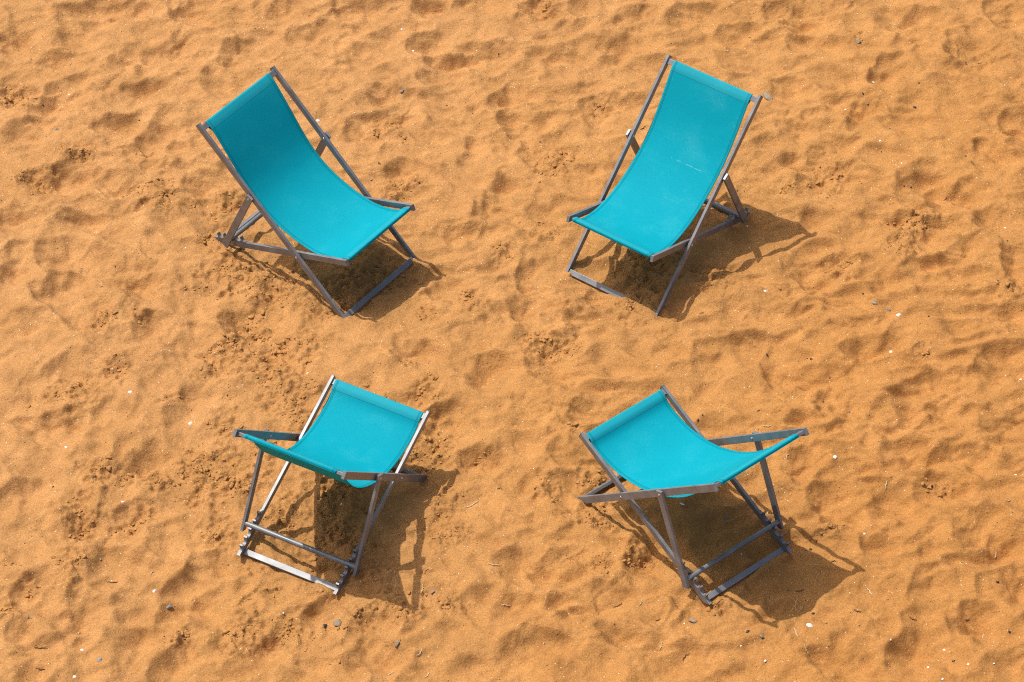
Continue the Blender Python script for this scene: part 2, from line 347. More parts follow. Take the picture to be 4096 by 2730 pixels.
def build_height():
    X, Y = GX, GY
    far = np.clip(1.2 - np.hypot(np.maximum(np.abs(X) - 3.1, 0), np.maximum(np.abs(Y - 0.3) - 2.7, 0)) / 1.5, 0, 1)
    wx = X + 0.10 * noise(X * 2.3 + 3, Y * 2.3, 0) + 0.03 * noise(X * 7, Y * 7 + 9, 1)
    wy = Y + 0.10 * noise(X * 2.1 + 30, Y * 2.1 + 7, 2) + 0.03 * noise(X * 7 + 50, Y * 7, 3)
    # long soft swells run from upper right to lower left
    def crest(n, k): return 1 - np.sqrt((n * 2.2) ** 2 + k * k)
    r1 = crest(noise(wx * 1.9 + wy * 0.5 + 11, wy * 3.0 + 4, 4), 0.10)
    r2 = crest(noise(wx * 3.7 + 21, wy * 5.2 - wx * 0.8 + 14, 5), 0.13)
    r3 = crest(noise(wx * 7.3 + wy * 2.1 + 51, wy * 8.6 + 24, 6), 0.16)
    h = 0.016 * r1 + 0.012 * r2 + 0.006 * r3 * far
    # crisp overlapping ripples of trodden sand, level far up the beach and slanting lower down
    phi = np.radians(5 + 27 * np.clip((0.6 - Y) / 2.2, 0, 1))
    vx = X + 0.05 * noise(X * 5 + 3, Y * 5, 0) + 0.016 * noise(X * 15, Y * 15 + 9, 1); vy = Y + 0.07 * noise(X * 4.1 + 30, Y * 4.5 + 7, 2) + 0.018 * noise(X * 15 + 50, Y * 15, 3)
    al_ = vx * np.cos(phi) + vy * np.sin(phi); ac_ = -vx * np.sin(phi) + vy * np.cos(phi)
    c0_ = crest(noise(al_ * 2.9 + 47, ac_ * 4.7 + 33, 0), 0.07)
    c1_ = crest(noise(al_ * 5.6 + 7, ac_ * 8.8 + 3, 1), 0.08)
    c2_ = crest(noise(al_ * 11.0 + 17, ac_ * 16.5 + 31, 2), 0.10)
    c3_ = crest(noise(al_ * 18 + 2, ac_ * 30 + 11, 3), 0.15)
    mod = 0.35 + np.clip(noise(X * 1.6 + 80, Y * 2.0 + 8, 4) * 2.2 + 0.5, 0, 1)
    h += 0.041 * c0_ + 0.0185 * c1_ * (0.55 + 0.45 * mod) + (0.0065 * c2_ + 0.0020 * c3_) * mod * far
    h += 0.035 * noise(X * 1.1, Y * 1.3, 6)
    h += 0.009 * noise(wx * 8.1 + 5, wy * 9.0, 7) * far
    n5 = noise(wx * 17, wy * 19 + 3, 0); n6 = noise(wx * 37 + 8, wy * 37, 1); n7 = noise(wx * 80, wy * 80 + 5, 2)
    rough = 0.5 + np.clip(noise(X * 1.7 + 5, Y * 1.9 + 8, 1) * 3 + 0.3, 0, 1.3)
    h += (0.0045 * n5 + 0.0026 * n6 * rough + 0.0016 * n7 * rough) * far
    # footprints and scoops, steep on the side towards the sun
    for i, (px, py, rx, ry) in enumerate(SCOOPS):
        Rx = rx * 0.00134 * 1.75; Ry = ry * 0.00134 * 1.45 * 1.75
        R0 = math.sqrt(Rx * Ry)
        cx, cy = at(px, py); cx += 0.38 * Rx; cy -= 0.42 * Ry
        th = ((px * 31 + py * 17) % 100) / 100 * 0.7 - 0.5
        s = in_win(cx, cy, 2.2 * max(Rx, Ry))
        dx = X[s] - cx; dy = Y[s] - cy
        k9 = 0.8 / R0
        jx = dx + 0.60 * R0 * noise(dx * k9 + i * 3.7, dy * k9 + 2, 3) + 0.16 * R0 * noise(dx * 3 * k9, dy * 3 * k9 + i, 1)
        jy = dy + 0.60 * R0 * noise(dx * k9 + 9, dy * k9 + i * 1.3, 4) + 0.16 * R0 * noise(dx * 3 * k9 + 9, dy * 3 * k9 + i, 2)
        u = (jx * math.cos(th) + jy * math.sin(th)) / Rx; v = (-jx * math.sin(th) + jy * math.cos(th)) / Ry
        # the deep end lies towards the sun, the floor rises away from it
        r = np.sqrt(u * u + v * v)
        cs = (-0.80 * u + 0.60 * v) / (r + 0.15)
        lean = 0.62 + 0.38 * cs
        d = min(0.090, 0.62 * R0 * (0.75 + 0.5 * ((i * 37) % 17) / 17))
        bowl = np.clip(1.12 - np.sqrt(r * r + 0.05), 0, None)
        bowl = bowl * bowl / (bowl + 0.022)
        h[s] += -d * bowl * lean + 0.10 * d * np.exp(-((r - 1.15) / 0.20) ** 2) * lean
    # trodden patches: terraces and lumps
    m = np.zeros_like(h)
    for px, py, r in CRUMBS:
        cx, cy = at(px, py); R = r * 0.00134 * 1.15
        s = in_win(cx, cy, 3 * R)
        dx = X[s] - cx; dy = Y[s] - cy
        q = np.sqrt(dx * dx + (dy * 0.85) ** 2) / R + 0.9 * noise(X[s] * 7 + px, Y[s] * 9, 5) + 0.5 * noise(X[s] * 22, Y[s] * 22 + px, 6)
        m[s] = np.maximum(m[s], np.clip(1.15 - q, 0, 1))
    m = np.clip(m * 1.6, 0, 1)
    bro = noise(X * 15 + 3, Y * 19, 6) + 0.5 * noise(X * 33, Y * 36 + 2, 7)
    ter = np.tanh(bro * 14)
    ter2 = np.tanh((noise(X * 24 + 30, Y * 30 + 8, 2) - 0.12) * 16)
    lump = noise(X * 38, Y * 42, 1) + 0.7 * noise(X * 80, Y * 85 + 3, 2)
    h += m * (0.0068 * ter + 0.0052 * ter2 + 0.0105 * lump)
    # ledges where the crust has broken, low on the side away from the sun
    for amp, line_ in LEDGES:
        w = [at(*q) for q in line_]
        xs_ = [q[0] for q in w]; ys_ = [q[1] for q in w]
        s = in_win(sum(xs_) / len(xs_), sum(ys_) / len(ys_), 0.30)
        xx = X[s] + 0.022 * noise(X[s] * 30, Y[s] * 30, 4); yy = Y[s] + 0.022 * noise(X[s] * 30 + 7, Y[s] * 30, 5)
        best = np.full(xx.shape, 9.0); sg = np.zeros(xx.shape)
        for (x0, y0), (x1, y1) in zip(w[:-1], w[1:]):
            ex, ey = x1 - x0, y1 - y0; L2 = ex * ex + ey * ey
            t = np.clip(((xx - x0) * ex + (yy - y0) * ey) / L2, 0, 1)
            px_, py_ = xx - x0 - t * ex, yy - y0 - t * ey
            dd = np.hypot(px_, py_)
            cr = (ex * (yy - y0) - ey * (xx - x0)) / math.sqrt(L2)
            k = dd < best; best = np.where(k, dd, best); sg = np.where(k, cr, sg)
        h[s] += amp * np.tanh(sg / 0.0035) * np.exp(-best / 0.028)
    # a few thin crusts that broke elsewhere
    line = noise(wx * 2.6 + 70, wy * 3.4 + 9, 2)
    sel = np.clip(noise(X * 2.0 + 9, Y * 2.0 + 60, 3) * 4 - 0.35, 0, 1) * far
    h += sel * 0.006 * np.clip(line * 40, -1, 1)
    damp = np.clip(m * 0.35, 0, 1) + 0.28 * np.clip(noise(X * 1.3 + 44, Y * 1.7, 4) * 2.5, 0, 1) + 0.16 * np.clip(noise(wx * 6, wy * 7, 5) * 2, 0, 1)
    return h, np.clip(damp, 0, 1) * far
H, DAMP = build_height()

def sample(x, y, A=None):
    A = H if A is None else A
    i = int(np.clip(np.searchsorted(XS, x) - 1, 0, len(XS) - 2)); j = int(np.clip(np.searchsorted(YS, y) - 1, 0, len(YS) - 2))
    u = (x - XS[i]) / (XS[i + 1] - XS[i]); v = (y - YS[j]) / (YS[j + 1] - YS[j])
    return float((A[j, i] * (1 - u) + A[j, i + 1] * u) * (1 - v) + (A[j + 1, i] * (1 - u) + A[j + 1, i + 1] * u) * v)

# sand settles round the feet: control heights under each chair
CTRL = []
for key in CHAIRS:
    (a, an), (b, bn), (cc, cn) = frames(key)
    for s in (1, -1):
        xa = s * (W - P['wa'] / 2); xb = s * (BO + BI) / 2
        foot = -a * P['Afb'] - an * P['ha'] / 2; rear = -b * P['Br'] - bn * P['hb'] / 2
        tip = -a * P['Aft'] + an * P['ha'] / 2
        CTRL += [(key, xa, foot * 0.5 + tip * 0.5, 0.001), (key, xb, rear, 0.004),
                 (key, xb, -b * 0.50 - bn * P['hb'] / 2, -0.030), (key, xa, -a * 0.25, -0.085)]
    for f in (-0.5, 0, 0.5):
        CTRL += [(key, f * W, -a * 0.40 - an * 0.004, -0.012), (key, f * W, -b * 0.63 - bn * 0.016, -0.010)]
    CTRL += [(key, 0, -b * 0.35, -0.15 + 0.02), (key, 0.12, np.array([0.05, -0.255]), 0.0), (key, -0.12, np.array([0.05, -0.255]), 0.0)]
def local_adj(key, x, q, dz): return (key, x, np.array(q), dz)
pts, want = [], []
for key, x, q, dz in CTRL:
    w = chair_world(key, x, q)
    pts.append((w.x, w.y)); want.append(w.z + dz)
# banked sand against single bars (photograph: half-buried bars), given just in front of the bar
def bank(key, x, which, dz, forward=0.03):
    (a, an), (b, bn), _ = frames(key)
    q = (-a * 0.400 + an * 0.004) if which == 'foot' else (-b * 0.632 - bn * 0.008)
    w = chair_world(key, x, q)
    pts.append((w.x, w.y - forward)); want.append(w.z + dz)
for x, dz in ((-0.04, 0.004), (-0.12, 0.016), (-0.20, 0.016)): bank('TR', x, 'foot', dz, 0.026)
for x, dz in ((-0.10, 0.014), (-0.15, 0.020), (-0.21, 0.020)): bank('TR', x, 'foot', dz, -0.004)
for x, dz in ((0.20, 0.010), (0.12, 0.004), (-0.18, 0.004)): bank('BR', x, 'rear', dz, 0.028)
for x, dz in ((0.20, 0.006), (0.13, 0.0)): bank('BL', x, 'rear', dz, 0.026)
pts = np.array(pts); want = np.array(want)
def smooth_under(h):
    for key, c in CHAIRS.items():
        w = chair_world(key, 0, (-0.10, -0.255))
        s = in_win(w.x, w.y, 1.3)
        r = np.hypot(GX[s] - w.x, GY[s] - w.y)
        k = np.clip(1.35 - r / 0.75, 0, 1); k = k * k * (3 - 2 * k)
        hs = h[s]
        # coarse part is flattened, fine part stays
        n = 9
        st = 14
        low = hs.copy()
        for ax in (0, 1):
            cs = np.cumsum(np.insert(low, 0, 0, axis=ax), axis=ax)
            L_ = low.shape[ax]
            i0 = np.clip(np.arange(L_) - st, 0, L_); i1 = np.clip(np.arange(L_) + st + 1, 0, L_)
            low = (np.take(cs, i1, axis=ax) - np.take(cs, i0, axis=ax)) / np.expand_dims((i1 - i0), 1 if ax == 0 else 0)
        h[s] = hs - low * k * 0.5
    return h
H = smooth_under(H)
def rbf(sig, damp_):
    global H
    cur = np.array([sample(x, y) for x, y in pts])
    D2 = ((pts[:, None] - pts[None]) ** 2).sum(-1)
    K = np.exp(-D2 / (2 * sig * sig))
    wgt = np.linalg.solve(K + damp_ * np.eye(len(pts)), want - cur)
    for (x, y), q in zip(pts, wgt):
        s = in_win(x, y, 3.6 * sig)
        H[s] += q * np.exp(-((GX[s] - x) ** 2 + (GY[s] - y) ** 2) / (2 * sig * sig))
rbf(0.16, 0.35)
rbf(0.055, 0.08)
def along_bar(key, which, xa, xb, mode, width=0.034, off=0.0, dz=0.0):
    """clear: keep the sand below a bar; cover: raise it over the bar; lap: raise it against the side near the sea"""
    (a, an), (b, bn), _ = frames(key)
    qs = (-a * 0.4165 - an * 0.005, -a * 0.385 - an * 0.005, -a * 0.385 + an * 0.0105) if which == 'foot' else (-b * 0.649 - bn * 0.017, -b * 0.616 - bn * 0.017, -b * 0.616 - bn * 0.003)
    lo0, lo1 = [min(chair_world(key, x, q).z for q in qs) for x in (xa, xb)]
    hi0, hi1 = [max(chair_world(key, x, q).z for q in qs) for x in (xa, xb)]
    m_ = (qs[0] + qs[2]) / 2
    A = chair_world(key, xa, m_); B = chair_world(key, xb, m_)
    s = in_win((A.x + B.x) / 2, (A.y + B.y) / 2, 0.42)
    ex, ey = B.x - A.x, B.y - A.y; L = math.hypot(ex, ey); ex /= L; ey /= L
    t = ((GX[s] - A.x) * ex + (GY[s] - A.y) * ey) / L
    w = (GX[s] - A.x) * ey - (GY[s] - A.y) * ex
    if (0 * ey - (-1) * ex) < 0: w = -w              # w > 0 on the side nearer the camera
    w = w - off
    wob = 0.012 * noise(GX[s] * 20, GY[s] * 20, 3)
    kt = np.clip((t + 0.02) / 0.04, 0, 1) * np.clip((1.02 - t) / 0.04, 0, 1)
    kw = np.clip(1.0 - (np.abs(w + wob) - width * 0.6) / (width * 0.7), 0, 1); kw = kw * kw * (3 - 2 * kw)
    k = kt * kw
    if mode == 'clear':
        lim = lo0 + (lo1 - lo0) * t - 0.004 + dz
        H[s] -= k * np.clip(H[s] - lim, 0, None)
    else:
        kt = np.clip((t + 0.25) / 0.5, 0, 1) * np.clip((1.2 - t) / 0.3, 0, 1)
        lim = (hi0 + (hi1 - hi0) * t + dz) + 0.006 * noise(GX[s] * 45, GY[s] * 45, 5)
        H[s] += kt * kw * np.clip(lim - H[s], 0, None)
for key in CHAIRS:
    for wh in ('foot', 'rear'):
        lo, hi = -0.25, 0.25
        if (key, wh) == ('TR', 'foot'): lo = 0.0
        along_bar(key, wh, hi, lo, 'clear')
along_bar('TR', 'foot', -0.10, -0.25, 'cover', 0.034, 0.004, 0.005)
along_bar('TR', 'foot', 0.02, -0.10, 'cover', 0.020, 0.032, -0.004)
along_bar('BR', 'rear', 0.04, 0.25, 'cover', 0.018, 0.030, 0.000)
along_bar('BL', 'rear', 0.13, 0.24, 'cover', 0.018, 0.032, 0.001)
print('contact error (m): %.4f' % np.abs(np.array([sample(x, y) for x, y in pts]) - want).max())

def tag(o, label=None, cat=None, group=None, kind=None):
    for k, v in (('label', label), ('category', cat), ('group', group), ('kind', kind)):
        if v: o[k] = v
    return o
def mesh_np(name, co, faces4):
    me = bpy.data.meshes.new(name)
    n = len(faces4)
    me.vertices.add(len(co)); me.vertices.foreach_set('co', co.astype(np.float32).ravel())
    k = faces4.shape[1]
    me.loops.add(n * k); me.loops.foreach_set('vertex_index', faces4.astype(np.int32).ravel())
    me.polygons.add(n); me.polygons.foreach_set('loop_start', np.arange(0, n * k, k, dtype=np.int32))
    me.update(calc_edges=True)
    return me
def link(name, me, m, parent=None, smooth=False):
    o = bpy.data.objects.new(name, me)
    COL.objects.link(o)
    if m is not None: me.materials.append(m)
    if parent is not None: o.parent = parent
    if smooth: me.polygons.foreach_set('use_smooth', [True] * len(me.polygons))
    return o

ny, nx = GX.shape
co = np.stack([GX.ravel(), GY.ravel(), H.ravel()], 1)
idx = np.arange(nx * ny).reshape(ny, nx)
quads = np.stack([idx[:-1, :-1], idx[:-1, 1:], idx[1:, 1:], idx[1:, :-1]], -1).reshape(-1, 4)
me = mesh_np('sand', co, quads)
at_ = me.attributes.new('damp', 'FLOAT', 'POINT'); at_.data.foreach_set('value', DAMP.ravel().astype(np.float32))
tag(link('sand', me, M_SAND, smooth=True), kind='structure')

# ------------------------------------------------------------------ small mesh helpers
def prism_bm(poly, x0, x1, bevel=0.0012, seg=2):
    """closed side-plane outline (y, z) extruded from x0 to x1"""
    bm = bmesh.new()
    area = sum(poly[i][0] * poly[(i + 1) % len(poly)][1] - poly[(i + 1) % len(poly)][0] * poly[i][1] for i in range(len(poly)))
    if area < 0: poly = poly[::-1]
    if x0 > x1: x0, x1 = x1, x0
    A = [bm.verts.new((x0, q[0], q[1])) for q in poly]; B = [bm.verts.new((x1, q[0], q[1])) for q in poly]
    n = len(poly)
    bm.faces.new(A[::-1]); bm.faces.new(B)
    for i in range(n): bm.faces.new((A[i], A[(i + 1) % n], B[(i + 1) % n], B[i]))
    bmesh.ops.recalc_face_normals(bm, faces=bm.faces)
    if bevel: bmesh.ops.bevel(bm, geom=list(bm.edges), offset=bevel, segments=seg, profile=0.5, affect='EDGES', clamp_overlap=True)
    return bm
def bm_obj(name, bm, m, parent=None, smooth=False):
    me = bpy.data.meshes.new(name)
    bm.to_mesh(me); bm.free()
    return link(name, me, m, parent, smooth)
def shift(bm, v):
    bmesh.ops.translate(bm, verts=bm.verts, vec=v)
    return bm
def tube_bm(x0, x1, q, r, seg=28, bev=0.0):
    bm = bmesh.new()
    bmesh.ops.create_cone(bm, cap_ends=True, segments=seg, radius1=r, radius2=r, depth=abs(x1 - x0))
    bmesh.ops.rotate(bm, verts=bm.verts, matrix=Matrix.Rotation(math.pi / 2, 3, 'Y'))
    bmesh.ops.translate(bm, verts=bm.verts, vec=((x0 + x1) / 2, q[0], q[1]))
    return bm
def bolt_bm(x, sgn, q, r=0.0050):
    """domed bolt head looking along +-x with a washer"""
    bm = bmesh.new()
    prof = [(r * 1.35, 0.0), (r * 1.35, 0.0008), (r, 0.0009), (r * 0.93, 0.0022), (r * 0.7, 0.0036), (r * 0.36, 0.0044), (0.0, 0.0046)]
    rings = []
    for rr, hh in prof:
        if rr == 0: rings.append([bm.verts.new((x + sgn * hh, q[0], q[1]))]); continue
        rings.append([bm.verts.new((x + sgn * hh, q[0] + rr * math.cos(t * math.pi / 8), q[1] + rr * math.sin(t * math.pi / 8))) for t in range(16)])
    for i in range(len(rings) - 1):
        A, B = rings[i], rings[i + 1]
        for t in range(16):
            if len(B) == 1: bm.faces.new((A[t], A[(t + 1) % 16], B[0]))
            else: bm.faces.new((A[t], A[(t + 1) % 16], B[(t + 1) % 16], B[t]))
    bmesh.ops.recalc_face_normals(bm, faces=bm.faces)
    return bm
def strip_mesh(path, hw, thick, nx=24, pinch=None, ripple=0.0, seed=0, v0=0.0):
    """a cloth strip that follows a side-plane path, with its own thickness; uv in metres"""
    path = np.array(path); n = len(path)
    tan = np.gradient(path, axis=0); tan /= np.linalg.norm(tan, axis=1)[:, None]
    nor = np.stack([-tan[:, 1], tan[:, 0]], 1)
    ln = np.concatenate([[0], np.cumsum(np.linalg.norm(np.diff(path, axis=0), axis=1))])
    xs = np.linspace(-1, 1, nx + 1)
    edge = 0.975; xs = np.sign(xs) * (1 - (1 - np.abs(xs)) ** 1.25)
    V, UV = [], []
    for side in (0.5, -0.5):
        for i in range(n):
            t = ln[i] / ln[-1]
            w = hw * (1 - (pinch(t) if pinch else 0))
            for x in xs:
                d = side * thick
                r = ripple * math.sin(math.pi * min(1, max(0, t))) * (math.sin(x * 5.1 + t * 9 + seed) * 0.5 + math.sin(x * 2.3 - t * 6 + seed * 2)) * (0.35 + abs(x) ** 3)
                q = path[i] + nor[i] * (d + r)
                V.append((x * w, q[0], q[1])); UV.append((x * hw, ln[i] + v0))
    m_ = nx + 1; F = []
    off = n * m_
    for i in range(n - 1):
        for j in range(nx):
            a_ = i * m_ + j
            F.append((a_, a_ + 1, a_ + m_ + 1, a_ + m_)); b_ = a_ + off
            F.append((b_, b_ + m_, b_ + m_ + 1, b_ + 1))
    for i in range(n - 1):
        a_ = i * m_; F.append((a_, a_ + m_, a_ + m_ + off, a_ + off))
        a_ = i * m_ + nx; F.append((a_, a_ + off, a_ + m_ + off, a_ + m_))
    for j in range(nx):
        a_ = j; F.append((a_, a_ + off, a_ + 1 + off, a_ + 1))
        a_ = (n - 1) * m_ + j; F.append((a_, a_ + 1, a_ + 1 + off, a_ + off))
    me = bpy.data.meshes.new('canvas')
    me.from_pydata(V, [], F)
    uvl = me.uv_layers.new(name='UVMap')
    li = np.zeros(len(me.loops), dtype=np.int32); me.loops.foreach_get('vertex_index', li)
    uvl.data.foreach_set('uv', np.array(UV, dtype=np.float32)[li].ravel())
    bm = bmesh.new(); bm.from_mesh(me); bmesh.ops.recalc_face_normals(bm, faces=bm.faces); bm.to_mesh(me); bm.free()
    return me
def catmull(pts, step=0.006):
    pts = [np.array(p) for p in pts]
    ext = [2 * pts[0] - pts[1]] + pts + [2 * pts[-1] - pts[-2]]
    out = []
    for i in range(1, len(ext) - 2):
        p0, p1, p2, p3 = ext[i - 1:i + 3]
        k = max(2, int(np.linalg.norm(p2 - p1) / step))
        for t in np.arange(k) / k:
            out.append(0.5 * ((2 * p1) + (-p0 + p2) * t + (2 * p0 - 5 * p1 + 4 * p2 - p3) * t * t + (-p0 + 3 * p1 - 3 * p2 + p3) * t ** 3))
    out.append(pts[-1])
    return out

# ------------------------------------------------------------------ deckchair
LAB = dict(
    TL='turquoise canvas deckchair with grey metal frame facing lower right, upper left of the four',
    TR='turquoise canvas deckchair with a pale scuff across its seat, upper right of the four',
    BL='turquoise canvas deckchair seen from behind with its back to the lower left',
    BR='turquoise canvas deckchair seen from behind, lower right one over a dark patch of shade')
def make_chair(key):
    c = CHAIRS[key]
    (a, an), (b, bn), (cc, cn) = frames(key)
    root = bpy.data.objects.new('deckchair', None)
    COL.objects.link(root)
    R = chair_rot(c)
    root.location = R @ FOOT + Vector((c[0], c[1] + OY, c[2] + OZ))
    root.rotation_euler = R.to_euler()
    root.empty_display_size = 0.3
    tag(root, LAB[key], 'deckchair', 'turquoise deckchairs on the sand')
    up = -FOOT
    def part(name, bm, m, parent=root, smooth=False): return bm_obj(name, shift(bm, up), m, parent, smooth)
    hA, hB, hC = P['ha'] / 2, P['hb'] / 2, P['hc'] / 2
    cab = 0.004
    for s in (1, -1):
        # long back rail, foot cut flush with the ground
        poly = [-a * P['Aft'] + an * hA, -a * P['Afb'] - an * hA, a * (P['Ah'] - cab) - an * hA, a * (P['Ah'] - cab) + an * hA]
        r = part('back_rail', prism_bm(poly, s * AI, s * W), M_METAL)
        poly = [a * (P['Ah'] - cab + 0.0004) - an * (hA + .0004), a * P['Ah'] - an * (hA + .0004), a * P['Ah'] + an * (hA + .0004), a * (P['Ah'] - cab + 0.0004) + an * (hA + .0004)]
        part('end_cap', prism_bm(poly, s * (AI - .0004), s * (W + .0004), 0.0008, 1), M_CAP, r)
        # seat rail with the notched rack on its rear end
        poly = [-b * P['Br'] + bn * hB, -b * (P['Br'] - 0.03) - bn * hB, b * (P['Bf'] - cab) - bn * hB, b * (P['Bf'] - cab) + bn * hB]
        r = part('seat_rail', prism_bm(poly, s * BI, s * BO), M_METAL)
        poly = [b * (P['Bf'] - cab + .0004) - bn * (hB + .0004), b * P['Bf'] - bn * (hB + .0004), b * P['Bf'] + bn * (hB + .0004), b * (P['Bf'] - cab + .0004) + bn * (hB + .0004)]
        part('end_cap', prism_bm(poly, s * (BI - .0004), s * (BO + .0004), 0.0008, 1), M_CAP, r)
        # rack: five fingers with round slots between them
        base, top, tip = hB + 0.0004, hB + 0.0040, hB + P['hz'] + 0.0035
        S0 = P['h0']; out = [(-P['Br'] - 0.002, base), (-P['Br'] - 0.002, top), (-S0 - 0.018, top)]
        ft = 0.0040
        for i in range(5):
            sc_ = -(S0 - i * P['hp'])
            if i == 0:
                for k in range(0, 5):
                    t = k / 4 * math.pi / 2
                    out.append((sc_ - ft - 0.014 * (1 - math.sin(t)), top + 0.014 * (1 - math.cos(t))))
            out += [(sc_ - ft - 0.0012, tip - 0.002), (sc_ - ft, tip), (sc_ + ft, tip), (sc_ + ft + 0.0002, tip - 0.004)]
            if i < 4:
                c0 = sc_ + P['hp'] / 2; rr = P['hp'] / 2 - ft
                for k in range(1, 12):
                    t = math.pi * k / 12
                    out.append((c0 - rr * math.cos(t), top + rr * 0.92 - rr * 0.92 * math.sin(t)))
            else:
                for k in range(0, 5):
                    t = k / 4 * math.pi / 2
                    out.append((sc_ + ft + 0.0005 + 0.013 * math.sin(t), top + 0.013 - 0.013 * (1 - (1 - math.sin(t))) ) if k == 0 else (sc_ + ft + 0.013 * (1 - math.cos(t)), top + 0.013 * (1 - math.sin(t))))
                out += [(sc_ + 0.026, top), (sc_ + 0.026, base)]
        poly = [b * q[0] + bn * q[1] for q in out]
        rk = part('notched_rack', prism_bm(poly, s * (BI - .0005), s * (BO + .0005), 0.0), M_METAL)
        for i in (0, 2, 4):
            sc_ = -(S0 - i * P['hp']) - ft
            q0 = b * sc_ + bn * (tip - 0.013)
            bm = bmesh.new()
            bmesh.ops.create_cone(bm, cap_ends=True, segments=14, radius1=0.0040, radius2=0.0040, depth=0.0050)
            d3 = Vector((0, b[0], b[1])); bm.transform(Vector((0, 0, 1)).rotation_difference(d3).to_matrix().to_4x4())
            shift(bm, (s * (BI + BO) / 2, q0[0], q0[1]))
            part('screw_hole_shade', bm, M_DARK, rk)  # solid dark plug, the hole's inner shade put into its colour
        # prop leg on the outside
        C0 = a * P['dC']
        poly = [C0 + cc * P['ct'] + cn * hC, C0 + cc * P['ct'] - cn * hC, C0 - cc * (P['cb'] - cab) - cn * hC, C0 - cc * (P['cb'] - cab) + cn * hC]
        r = part('prop_leg', prism_bm(poly, s * CI, s * CO), M_METAL)
        poly = [C0 - cc * (P['cb'] - cab + .0004) + cn * (hC + .0004), C0 - cc * (P['cb'] - cab + .0004) - cn * (hC + .0004), C0 - cc * P['cb'] - cn * (hC + .0004), C0 - cc * P['cb'] + cn * (hC + .0004)]
        part('end_cap', prism_bm(poly, s * (CI - .0004), s * (CO + .0004), 0.0008, 1), M_CAP, r)
        part('bolt', bolt_bm(s * CO, s, C0), M_BOLT, smooth=True)
        part('bolt', bolt_bm(s * AI, -s, C0), M_BOLT, smooth=True)
        part('bolt', bolt_bm(s * W, s, (0, 0)), M_BOLT, smooth=True)
        part('bolt', bolt_bm(s * BI, -s, (0, 0)), M_BOLT, smooth=True)
        part('spacer', tube_bm(s * (BO - .0005), s * (AI + .0005), (0, 0), 0.008, 16), M_CAP, smooth=False)
        part('spacer', tube_bm(s * (W - .0005), s * (CI + .0005), C0, 0.008, 16), M_CAP, smooth=False)
    def cross(name, d, dn, s0, s1, p0, p1, half, m=M_METAL):
        poly = [d * s0 + dn * p0, d * s0 + dn * p1, d * s1 + dn * p1, d * s1 + dn * p0]
        return part(name, prism_bm(poly, -half, half, 0.0014), m)
    cross('head_bar', a, an, 0.8035, 0.8340, -0.0075, 0.0085, AI - 0.0002)
    cross('foot_bar', a, an, -0.4150, -0.3860, -0.0050, 0.0105, AI - 0.0002)
    cross('seat_bar', b, bn, 0.3200, 0.3510, -0.0085, 0.0070, BI - 0.0002)
    cross('rear_bar', b, bn, -0.6475, -0.6175, -0.0170, -0.0030, BI - 0.0002)
    # weld beads where the bars meet the rails
    for s in (1, -1):
        for d, dn, ss, half in ((a, an, (0.8035, 0.8340), AI), (b, bn, (0.3200, 0.3510), BI)):
            q = d * ((ss[0] + ss[1]) / 2)
            poly = [q + d * 0.0175 + dn * -0.0095, q + d * 0.0175 + dn * 0.0100, q - d * 0.0175 + dn * 0.0100, q - d * 0.0175 + dn * -0.0095]
            part('weld', prism_bm(poly, s * (half - 0.0030), s * (half + 0.0004), 0.0012, 2), M_CAP)
    q = b * -0.5128 + bn * (hB + 0.0040 + 0.0140)
    part('prop_bar', tube_bm(-CI - 0.0003, CI + 0.0003, q, 0.0130, 40), M_TUBE, smooth=False)
    # canvas
    sag = c[8]
    A0 = np.array([0.8030, 0.0105]); E = b * 0.3190 + bn * 0.0090; B0 = np.array([E @ a, E @ an])
    prof = [(.765, -.001), (.690, -.023), (.600, -.047), (.500, -.066), (.420, -.072), (.330, -.068), (.230, -.050), (.130, -.018), (.045, .028), (-.030, .088), (-.090, .165), (-.124, .235)]
    if key == 'TL':
        sag = 1.0
        prof = [(.765, .0050), (.700, -.009), (.610, -.030), (.510, -.054), (.420, -.070), (.330, -.073), (.230, -.056), (.130, -.018), (.045, .030), (-.030, .088), (-.090, .165), (-.124, .235)]
    chord = B0 - A0; L0 = np.linalg.norm(chord); dc = chord / L0; dnm = np.array([-dc[1], dc[0]])
    pl = [A0]
    for q in prof:
        q = np.array(q) - A0
        u, v = q @ dc, q @ dnm
        k = 1 + (sag - 1) * 0.55
        pl.append(A0 + dc * u + dnm * v * k)
    pl.append(B0)
    path2 = [a * q[0] + an * q[1] for q in catmull(pl, 0.012)]
    ht = 0.0016
    # over the head bar and down its back, over the seat bar and down its front
    topA = [a * s_ + an * p_ for s_, p_ in ((0.826, -0.0090), (0.8355, -0.0060), (0.8362, 0.0060), (0.8335, 0.0098), (0.826, 0.0101), (0.814, 0.0102))]
    topB = [b * s_ + bn * p_ for s_, p_ in ((0.330, 0.0086), (0.342, 0.0086), (0.3495, 0.0084), (0.3530, 0.0052), (0.3530, -0.0070), (0.344, -0.0100))]
    full = topA + path2 + topB
    full = [np.array(q) + np.array([up.y, up.z]) for q in full]
    pinch = lambda t: 0.018 * math.sin(math.pi * t) ** 1.5
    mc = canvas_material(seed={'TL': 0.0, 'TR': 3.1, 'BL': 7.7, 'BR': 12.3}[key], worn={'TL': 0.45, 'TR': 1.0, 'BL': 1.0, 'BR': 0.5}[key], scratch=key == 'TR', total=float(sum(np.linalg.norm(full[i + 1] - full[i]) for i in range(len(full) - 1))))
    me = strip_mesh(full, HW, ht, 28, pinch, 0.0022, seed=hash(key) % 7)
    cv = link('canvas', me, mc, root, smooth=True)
    # the sleeve's lower layer returns under each bar and is sewn on a little further in
    la = [(0.837, -0.0075), (0.826, -0.0098), (0.806, -0.0100), (0.795, -0.0075)]
    pa = [a * q[0] + an * q[1] for q in la]
    tgt = path2[2]
